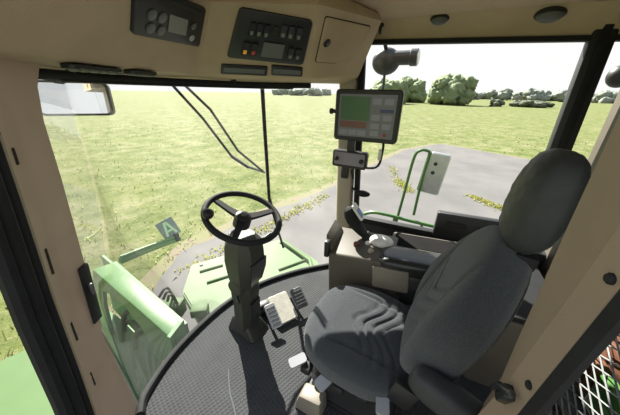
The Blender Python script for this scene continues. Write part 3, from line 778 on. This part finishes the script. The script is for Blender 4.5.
mb = MB(); mt = Matrix.Translation((1.575, -.10, .635)) @ R('X', -3)
rplate(mb, mt, 0, 0, .20, .42, .02, -.06, .012, .005); mb.build('tray', 'tan', t)
mb = MB(); rplate(mb, mt, 0, 0, .165, .38, .012, .010, .0145); mb.build('tray_mat', 'matte', t)
MB().box((1.46, -.18, .50), (.40, .36, .20), bev=.02).build('rear_body', 'black', t)
# joystick
J0 = Vector((1.50, .24, .63)); J1 = Vector((1.48, .385, .825))
jb = MB().lathe([(.055, 0), (.052, .012), (.040, .03), (.030, .05), (.022, .062)], Matrix.Translation(J0-Vector((0, 0, .01))) @ R('X', -28), 20).build('joystick', 'rubber', t)
jx = (J1-J0).normalized(); js = Vector((1, 0, 0)); js = (js-jx*js.dot(jx)).normalized(); jy = jx.cross(js)
mb = MB(); secs = []
for k, a, b in ((.12, .024, .024), (.3, .028, .032), (.5, .034, .040), (.7, .040, .046), (.9, .044, .046), (1.02, .036, .036), (1.07, .018, .018)):
    c = J0.lerp(J1, k)+jy*.02*math.sin(k*3); secs.append([c+js*a*math.cos(2*PI*i/16)+jy*b*math.sin(2*PI*i/16) for i in range(16)])
mb.loft(secs); mb.build('grip', 'rubber', jb)
mb = MB(); mt = frame(J0.lerp(J1, .84)-jy*.042, js, jx); rplate(mb, mt, 0, 0, .066, .115, .015, -.006, .008, .003); pn = mb.build('button_panel', 'white', jb)
mb = MB(); rplate(mb, mt, 0, -.012, .046, .06, .006, .007, .012, .002); mb.build('button_pad', 'blue', jb)
# palm rest and keys behind the joystick
MB().ball((1.47, .16, .655), 1, (.06, .075, .035)).build('palm_rest', 'white', t, smooth=180)
for (x, y, m_) in ((1.40, .30, 'rust'), (1.55, .13, 'rust'), (1.44, .235, 'white'), (1.36, .20, 'tan_light')):
    MB().lathe([(.018, 0), (.018, .014), (.012, .02)], Matrix.Translation((x, y, .628)), 16).build('control_knob', m_, t)

# ------------------------------------------------------------------ terminal and control box on the pillar
t = thing('display_terminal', 'black touchscreen terminal showing a green and red map on the right pillar', 'monitor', (1.74, .40, 1.2))
TL, TR, BR, BL = [Vector(q)*.955+Vector((0, 0, 1.5*.045)) for q in ((1.75, .607, 1.533), (1.75, .185, 1.514), (1.75, .197, 1.214), (1.75, .612, 1.198))]
cen = (TL+TR+BR+BL)/4
mt = frame(cen, (TR+BR-TL-BL), (TL+TR-BL-BR)); W_ = ((TR-TL).length+(BR-BL).length)/2; H_ = ((TL-BL).length+(TR-BR).length)/2
if (mt.to_3x3() @ Vector((0, 0, 1))).x > 0: mt = mt @ R('Y', 180)
mb = MB(); rplate(mb, mt, 0, 0, W_, H_, .022, -.05, .006, .006); mb.build('housing', 'black', t)
M['scr'] = mat('display_base', (.10, .105, .11), .3, emit=.22); M['scr_map'] = mat('display_map', (.035, .085, .035), .3, emit=.22); M['scr_red'] = mat('display_strip', (.11, .05, .04), .3, emit=.22)
M['scr_blue'] = mat('display_bar', (.02, .03, .06), .3, emit=.4); M['scr_key'] = mat('display_keys', (.125, .125, .135), .3, emit=.4)
sc_ = MB(); rplate(sc_, mt, 0, 0, W_*.86, H_*.82, .004, .005, .0075); sc_ = sc_.build('screen', 'scr', t)
def scr(nm, x0, y0, x1, y1, m_):
    mb = MB(); rplate(mb, mt, W_*.86*((x0+x1)/2-.5), H_*.82*((y0+y1)/2-.5), W_*.86*(x1-x0), H_*.82*(y1-y0), .001, .0072, .0085); return mb.build(nm, m_, sc_)
scr('map_view', .03, .40, .56, .95, 'scr_map'); scr('red_strip', .03, .22, .53, .38, 'scr_red')
scr('blue_bar', .74, .60, .97, .68, 'scr_blue')
for (x0, y0) in ((.03, .04), (.20, .04), (.37, .04), (.60, .78), (.80, .78), (.60, .42), (.80, .42), (.60, .22), (.80, .22), (.60, .05)):
    scr('soft_key', x0, y0, x0+.15, y0+.13, 'scr_key')
MB().ball(mt @ Vector((W_*.31, -H_*.34, .010)), .009, sub=2).build('rotary_knob', 'red', t)
MB().lathe([(.012, 0), (.012, .02), (.018, .024), (.018, .04), (.012, .044)], mt @ Matrix.Translation((-W_/2, .02, -.02)) @ R('Y', -90), 16).build('side_knob', 'black', t)
mb = MB(); b0 = mt @ Vector((-.02, 0, -.05)); mb.tube([b0, b0+Vector((.09, .02, 0)), Vector((1.94, .57, b0.z))], .02); mb.build('mount_arm', 'black', t)
mb = MB(); mb.tube(smooth_path([mt @ Vector((W_*.3, -H_/2+.01, -.03)), mt @ Vector((W_*.3, -H_/2-.06, -.04)), mt @ Vector((W_*.22, -H_/2-.17, -.06)), Vector((1.90, .49, .98)), Vector((1.95, .50, .88))], 6), .008, 8); mb.build('cable', 'black', t)
mb = MB(); c_ = mt @ Vector((W_*.27, -H_/2-.08, -.045)); mb.box(c_, (.025, .025, .07), bev=.005); mb.build('cable_plug', 'white', t)
t = thing('control_box', 'small violet-grey control box with two knobs under the terminal', 'control box', (1.74, .47, 1.0))
TL, TR, BR, BL = [Vector(q)*.955+Vector((0, 0, 1.5*.045)) for q in ((1.75, .618, 1.136), (1.75, .372, 1.128), (1.75, .352, 1.013), (1.75, .612, 1.018))]
cen = (TL+TR+BR+BL)/4; m2 = frame(cen, (TR+BR-TL-BL), (TL+TR-BL-BR)); W2 = (TR-TL).length; H2 = (TL-BL).length
if (m2.to_3x3() @ Vector((0, 0, 1))).x > 0: m2 = m2 @ R('Y', 180)
mb = MB(); rplate(mb, m2, 0, 0, W2, H2, .016, -.045, 0, .005); mb.build('casing', 'black', t)
mb = MB(); rplate(mb, m2, 0, .004, W2*.88, H2*.74, .008, -.001, .003, .001); mb.build('front_panel', 'control', t)
for sx_ in (-.36, .36):
    MB().lathe([(.014, 0), (.014, .016), (.011, .020)], m2 @ Matrix.Translation((W2*sx_, 0, .002)), 16).build('knob', 'black', t)
mb = MB(); mb.tube([m2 @ Vector((0, 0, -.045)), Vector((1.86, .54, cen.z)), Vector((1.94, .555, cen.z-.02))], .016); mb.build('mount_arm', 'black', t)
mb = MB(); mb.box(m2 @ Vector((0, H2*.75, -.02)), (.03, .05, .09), bev=.004); mb.build('bracket', 'black', t)
t = thing('dome_knob', 'black oval knob on the right pillar above the joystick', 'knob', (1.94, .42, .78))
MB().ball((1.93, .405, .775), 1, (.03, .058, .026)).build('grip', 'rubber', t, smooth=180)
MB().tube([(1.94, .43, .775), (1.95, .50, .80)], .012).build('stem', 'black', t)
t = thing('door_latch_box', 'large black latch box on the right wall below the window', 'latch box', (1.93, -.36, .56))
mb = MB(); mb.hexa([(1.925, -.145, .54), (1.925, -.62, .54), (1.998, -.62, .54), (1.998, -.145, .54)], [(1.94, -.15, .725), (1.94, -.61, .735), (1.998, -.61, .735), (1.998, -.15, .725)], bev=.012); mb.build('box', 'black', t)
MB().box((1.925, -.28, .655), (.012, .13, .035), bev=.006).build('handle_recess', 'slot', t)
MB().box((1.925, -.46, .655), (.012, .09, .035), bev=.006).build('handle', 'gloss', t)

t = thing('filler_box', 'added tan box covering the lit floor behind the driver seat', 'box', (1.6, -.64, 0))  # made-up box, added to hide the bright floor behind the seat
MB().box((1.60, -.595, .25), (.68, .36, .50), bev=.03).build('body', 'tan', t)
MB().box((1.60, -.595, .51), (.66, .34, .03), bev=.012).build('lid', 'rubber', t)  # black so the sunlit top looks shaded
# ------------------------------------------------------------------ mesh behind the cab
t = thing('mesh_guard', 'grey steel diamond mesh guard behind the left rear post', 'mesh guard', (1.05, -.80, .05))
mb = MB(); x0, x1, z0, z1 = .50, 1.70, .06, .97; nx, nz = 22, 30
def zz(i, j): return Vector((x0+(x1-x0)*i/nx, -.79, z0+(z1-z0)*j/nz))
for i in range(nx+1):
    for j in range(nz+1):
        if (i+j) % 2: continue
        for di in (-1, 1):
            if 0 <= i+di <= nx and j+1 <= nz:
                a, b = zz(i, j), zz(i+di, j+1); d_ = (b-a).normalized(); q = Vector((d_.z, 0, -d_.x))*.005
                mb.loft([[p_+q*.7, p_+Vector((0, -.004, 0)), p_-q*.7, p_+Vector((0, .004, 0))] for p_ in (a, b)])
mb.build('mesh', 'meshsteel', t, smooth=0)
mb = MB()
for a, b in (((x0, z0), (x1, z0)), ((x1, z0), (x1, z1)), ((x1, z1), (x0, z1)), ((x0, z1), (x0, z0))): mb.tube([(a[0], -.79, a[1]), (b[0], -.79, b[1])], .014, 8)
mb.build('frame', 'steel', t)
rnd_ = random.Random(3)
for i, (x, z, w_, h_, m_, nm, lb, ct) in enumerate((
    (1.20, .22, .22, .22, 'green', 'engine_cover', 'green engine cover lowest behind the mesh', 'cover'),
    (1.47, .22, .24, .22, 'rust', 'exhaust_shield', 'rusty shield low behind the mesh right of the lowest green cover', 'shield'),
    (1.29, .47, .22, .20, 'rust', 'exhaust_shield', 'rusty shield at mid height behind the mesh', 'shield'),
    (1.55, .48, .24, .20, 'green', 'engine_cover', 'green engine cover at mid height behind the mesh', 'cover'),
    (1.38, .72, .24, .20, 'dkgreen', 'engine_cover', 'dark green engine cover highest behind the mesh', 'cover'),
    (1.66, .72, .24, .20, 'rust', 'exhaust_shield', 'rusty shield highest behind the mesh', 'shield'))):
    t = thing(nm, lb, ct, (x, -1.0, z-h_/2))
    MB().box((x, -1.0, z), (w_, .14, h_), bev=.02).build('panel', m_, t)
    MB().box((x, -.925, z), (w_*.6, .03, h_*.25), bev=.008).build('rib', m_, t)
t = thing('engine_bulkhead', 'dark bulkhead behind the mesh and engine covers', 'bulkhead', (1.3, -1.15, -.2))
MB().box((1.3, -1.14, .35), (1.5, .12, 1.0), bev=.02).build('wall', 'darkmetal', t)
MB().box((1.3, -1.10, -.16), (1.4, .20, .06), bev=.02).build('shelf', 'darkmetal', t)

# ------------------------------------------------------------------ machine outside
t = thing('front_deck', 'pale green flat deck plate in front of the cab', 'deck', (1.9, 1.5, -.4))
dk = [(1.02, 1.30), (1.30, 1.92), (1.66, 2.19), (2.62, 1.56), (2.36, .94), (2.05, .74), (1.74, 1.02), (1.42, 1.22)]
MB().prism(dk, -.42, -.30, bev=.012).build('plate', 'deckgreen', t)
mb = MB(); a, b = Vector((2.30, .94, -.27)), Vector((2.62, 1.52, -.27)); mb.tube([(2.05, .86, -.27), (2.28, 1.0, -.27), (2.52, 1.52, -.27)], .025, 8); mb.build('edge_rail', 'deckgreen', t)
for a, b in (((1.5, 1.80, -.292), (1.86, 1.55, -.292)), ((1.60, 2.0, -.292), (1.80, 1.86, -.292)), ((2.0, 1.25, -.292), (2.30, 1.06, -.292))):
    MB().tube([a, b], .014, 8).build('rib', 'deckgreen', t)
for x, y in ((1.7, 2.08), (2.5, 1.52), (2.2, 1.75), (1.95, 1.9)):
    MB().lathe([(.018, -.302), (.018, -.290), (.012, -.286)], Matrix.Translation((x, y, 0)), 10).build('bolt', 'green', t)
t = thing('intake_housing', 'green intake housing with an arched opening in front of the left pillar', 'housing', (.9, 1.9, -1.2))
A_, B_, C_, D_ = Vector((.945, 2.56, .0)), Vector((1.115, 2.50, .0)), Vector((.885, 1.36, .0)), Vector((.745, 1.33, -.01))
MB().hexa([A_, B_, C_, D_], [p_+Vector((0, 0, -.03)) for p_ in (A_, B_, C_, D_)], bev=.01).build('top_plate', 'green', t)
# near side wall with an arched opening
def side(sv, zv): return D_.lerp(A_, sv)+Vector((0, 0, zv))
inner = [(.30, -1.0), (.26, -.55), (.30, -.36), (.40, -.22), (.55, -.14), (.75, -.13), (.95, -.22), (1.08, -.5), (1.2, -1.0)]
outer = [(0, -1.0), (0, -.6), (0, -.3), (0, -.02), (.5, -.02), (.8, -.02), (1, -.02), (1.3, -.5), (1.6, -1.0)]
mb = MB(); out_n = Vector((-1, .17, 0)).normalized()
for off in (0, 1):
    pass
secs_o = [side(*q) for q in outer]; secs_i = [side(*q) for q in inner]; dd = -out_n*.03
mb.loft([secs_o, secs_i, [p_+dd for p_ in secs_i], [p_+dd for p_ in secs_o], secs_o], closed=False)
mb.build('side_wall', 'green', t, smooth=30)
MB().hexa([D_, C_, C_+Vector((0, .03, 0)), D_+Vector((0, .03, 0))], [p_+Vector((-.02, -.02, -1.0)) for p_ in (D_, C_, C_+Vector((0, .03, 0)), D_+Vector((0, .03, 0)))]).build('end_wall', 'dkgreen', t)
MB().hexa([B_, C_, C_-Vector((.03, 0, 0)), B_-Vector((.03, 0, 0))], [p_+Vector((0, 0, -1.0)) for p_ in (B_, C_, C_-Vector((.03, 0, 0)), B_-Vector((.03, 0, 0)))]).build('back_wall', 'dkgreen', t)
ic = -out_n*.11
MB().hexa([D_+ic*1.3+Vector((.0, .06, -.04)), A_+ic*1.3+Vector((.05, .25, -.04)), A_+ic*1.5+Vector((.05, .25, -.04)), D_+ic*1.5+Vector((.0, .06, -.04))], [p_+Vector((0, 0, -.96)) for p_ in (D_+ic*1.3+Vector((0, .06, 0)), A_+ic*1.3+Vector((.12, .6, 0)), A_+ic*1.5+Vector((.12, .6, 0)), D_+ic*1.5+Vector((0, .06, 0)))]).build('inner_wall', 'dkgreen', t)
mb = MB()
for k in range(7): mb.tube([D_+Vector((.01+k*.02, -.012, -.06-.01*k)), D_+Vector((.0+k*.02, -.03, -.9))], .004, 6)
mb.build('grille_bar', 'green', t)
for i, (s0, zz_) in enumerate(((.36, -.42), (.50, -.32), (.62, -.55))):
    a = side(s0, zz_)-out_n*.07; MB().tube(smooth_path([a, a+Vector((.02, .14, .05)), a+Vector((0, .28, -.04)), a+Vector((0, .4, -.3))], 4), .022, 8).build('hose', ['deckgreen', 'darkmetal', 'deckgreen'][i], t)
MB().box(side(.17, -.44)+out_n*.006, (.012, .05, .085), R('X', 12).to_3x3(), .004).build('marker', 'orange', t)['label'] = 'orange reflective marker'
MB().hexa([(.25, 1.3, -1.25), (1.1, 1.3, -1.25), (1.2, 3.3, -1.25), (.7, 3.3, -1.25)], [(.25, 1.3, -1.0), (1.1, 1.3, -1.0), (1.2, 3.3, -1.0), (.7, 3.3, -1.0)], bev=.02).build('lower_body', 'green', t)
t = thing('valve_block', 'pale green hydraulic block with hoses between the housing and the deck', 'valve block', (1.1, 1.6, -.4))
MB().box((1.06, 1.72, -.20), (.12, .16, .14), R('Z', 20).to_3x3(), .015).build('body', 'deckgreen', t)
for k in range(3): MB().tube(smooth_path([(1.06+.02*k, 1.66+.05*k, -.14), (1.04+.02*k, 1.66+.05*k, -.03), (1.01+.02*k, 1.66+.05*k, .0), (.985, 1.66+.05*k, -.04)], 4), .011, 8).build('hose', 'darkmetal', t)
MB().box((1.17, 1.55, -.255), (.10, .14, .08), R('Z', 35).to_3x3(), .012).build('fitting', 'deckgreen', t)

t = thing('marker_arm', 'green arm carrying a grey plate lettered A', 'arm', (1.4, 2.5, -.1))
MB().tube([(1.16, 2.52, -.03), (1.45, 2.51, -.06), (1.80, 2.49, -.11)], .036, 10).build('beam', 'mint', t)
MB().tube([(1.16, 2.50, .02), (1.45, 2.49, -.015), (1.74, 2.475, -.06)], .014, 8).build('rail', 'mint', t)
MB().box((1.755, 2.47, -.07), (.05, .05, .09), bev=.008).build('clamp', 'darkmetal', t)
ma = frame((1.715, 2.52, .055), (.86, -.5, .16), (.05, .22, 1))
if (ma.to_3x3() @ Vector((0, 0, 1))).y > 0: ma = ma @ R('Y', 180)
ma = ma @ R('Z', 10)
pw, ph = .185, .215
mb = MB(); rplate(mb, ma, 0, 0, pw, ph, .006, -.006, 0); pt_ = mb.build('sign_plate', 'plate', t)
def stroke(mb, a, b, w_):
    a, b = Vector((*a, 0)), Vector((*b, 0)); d_ = (b-a).normalized(); q = Vector((-d_.y, d_.x, 0))*w_/2
    mb.hexa([ma @ (p_+Vector((0, 0, .0))) for p_ in (a+q, a-q, b-q, b+q)], [ma @ (p_+Vector((0, 0, .004))) for p_ in (a+q, a-q, b-q, b+q)])
mb = MB(); stroke(mb, (-.052, -.085), (-.008, .078), .026); stroke(mb, (.052, -.085), (.008, .078), .026); stroke(mb, (-.034, -.030), (.034, -.030), .022); stroke(mb, (-.02, .075), (.02, .075), .018)
mb.build('letter', 'letter', pt_)['label'] = 'pale green letter A'

t = thing('side_fender', 'light green flat fender panel low outside the left pillar', 'fender', (.2, 2.1, -.8))
fp = [(-.25, 1.35), (.24, 1.62), (.45, 2.45), (.25, 2.52), (-.2, 2.40)]
MB().prism(fp, -.62, -.30, bev=.02).build('panel', 'deckgreen', t)
MB().tube([(.24, 1.60, -.29), (.45, 2.45, -.29)], .014, 8).build('edge_bead', 'deckgreen', t)
MB().prism([(-.2, 1.5), (.2, 1.7), (.36, 2.36), (-.15, 2.3)], -2.0, -.62).build('support', 'darkmetal', t)
t = thing('machine_chassis', 'dark green chassis under the cab floor', 'chassis', (1.2, .2, -2))
MB().box((1.22, -.07, -.65), (1.35, 1.62, 1.02), bev=.03).build('body', 'dkgreen', t)
for x in (.75, 1.7):
    MB().tube([(x, -.1, -1.1), (x, -.1, -2.0)], .12, 12).build('stand', 'darkmetal', t)

# wipers
t = thing('windscreen_wiper', 'black pantograph wiper with an upright blade on the windscreen', 'wiper', (1.4, 1.35, 1.5))
def onws(x, z, off=.03):
    """a point just outside the windscreen at a given x and height"""
    k = max(0, min(1, (z-.02)/1.545)); pts = [v.lerp(u, k) for v, u in zip(ARC0, ARC1)]
    for a, b in zip(pts, pts[1:]):
        if a.x <= x <= b.x:
            s_ = (x-a.x)/(b.x-a.x); p_ = a.lerp(b, s_); d_ = (b-a).normalized(); nn = Vector((-d_.y, d_.x, 0))
            return Vector((p_.x, p_.y, z))+nn*off
    return Vector((pts[-1].x, pts[-1].y, z))
WP = dict(arm_a=[(1.174, 1.535), (1.30, 1.335), (1.42, 1.065), (1.50, .98)], arm_b=[(1.241, 1.535), (1.355, 1.385), (1.459, 1.108), (1.58, .94)])
for k, m_ in (('arm_a', 'black'), ('arm_b', 'black')):
    MB().tube([onws(x, z, .045) for x, z in WP[k]], .0085, 8).build('wiper_arm', m_, t)
MB().tube([onws(1.41, 1.085, .055), onws(1.50, .985, .055), onws(1.59, .93, .05)], .010, 8).build('link', 'steel', t)['label'] = 'bright metal link'
bl = [(1.64, 1.53), (1.62, 1.25), (1.60, .95), (1.585, .726), (1.608, .50), (1.635, .27)]
MB().tube([onws(x, z, .028) for x, z in bl], .009, 8).build('blade', 'rubber', t)
MB().tube([onws(x+.012, z, .045) for x, z in bl[:5]], .006, 8).build('blade_holder', 'black', t)
MB().box(onws(1.20, 1.545, .04), (.10, .05, .04), R('Z', -20).to_3x3(), .008).build('pivot_box', 'black', t)

# right exterior mirror on its green tube frame
t = thing('exterior_mirror', 'silver-backed exterior mirror on a green tube frame outside the right window', 'mirror', (2.5, .1, .4))
MB().tube(smooth_path([(2.46, .155, .34), (2.46, .13, .62), (2.46, .10, .98), (2.46, .06, 1.055), (2.46, .005, 1.06), (2.46, -.02, 1.02), (2.47, .0, .78), (2.48, .01, .44)], 5), .013, 10).build('frame_loop', 'green', t)
MB().tube(smooth_path([(2.44, .62, .25), (2.44, .50, .345), (2.44, .40, .40), (2.44, .24, .405), (2.44, .05, .39), (2.44, -.25, .375)], 5), .017, 10).build('rail', 'green', t)
MB().tube([(2.44, .17, .40), (2.43, .20, .10), (2.40, .22, -.3)], .017, 10).build('post', 'green', t)
MB().tube([(2.44, -.08, .385), (2.43, -.06, .10), (2.40, -.05, -.3)], .014, 10).build('post', 'green', t)
MB().box((2.25, .22, -.34), (.5, .7, .08), bev=.015).build('bracket', 'dkgreen', t)
mm = frame((2.50, -.095, .855), (-.06, -1, -.10), (.05, -.12, 1))
if (mm.to_3x3() @ Vector((0, 0, 1))).x > 0: mm = mm @ R('Y', 180)
mb = MB(); rplate(mb, mm, 0, 0, .165, .37, .022, -.035, .008, .010); mb.build('mirror_head', 'steel', t)
mb = MB(); rplate(mb, mm @ Matrix.Translation((-.088, 0, 0)), 0, 0, .035, .36, .012, -.045, .004, .004); mb.build('mirror_edge', 'grey', t)
for y in (.03, .11): MB().lathe([(.016, 0), (.016, .006), (.010, .012)], mm @ Matrix.Translation((-.02, y-.02, .008)), 14).build('bolt', 'darkmetal', t)
# work lamp outside the right window
t = thing('work_lamp', 'black round work lamp with a stubby barrel outside the right window', 'lamp', (2.3, .40, 1.5))
MB().ball((2.30, .415, 1.725), 1, (.07, .105, .095)).build('housing', 'black', t, smooth=180)
MB().lathe([(.048, 0), (.048, .12), (.056, .125), (.056, .17), (.048, .175)], Matrix.Translation((2.29, .36, 1.745)) @ R('Z', -4) @ R('X', 90), 22).build('barrel', 'black', t)
MB().lathe([(.050, .170), (.050, .178), (.02, .184)], Matrix.Translation((2.29, .36, 1.745)) @ R('Z', -4) @ R('X', 90), 22).build('lens', 'steel', t)
MB().tube([(2.30, .415, 1.66), (2.30, .412, 1.50), (2.30, .42, 1.30), (2.20, .50, 1.22), (2.02, .58, 1.22)], .010, 8).build('stem', 'black', t)
MB().tube([(2.30, .415, 1.78), (2.22, .43, 1.85), (2.04, .45, 1.88)], .014, 8).build('bracket', 'black', t)
# lamp pod at the rear right
t = thing('rear_lamp', 'dark lamp pod outside the rear right window at the photo edge', 'lamp', (2.2, -.87, 1.6))
MB().ball((2.2, -.905, 1.615), 1, (.05, .06, .06)).build('housing', 'black', t, smooth=180)
MB().tube([(2.2, -.905, 1.66), (2.15, -.88, 1.80), (2.04, -.85, 1.87)], .012, 8).build('bracket', 'black', t)
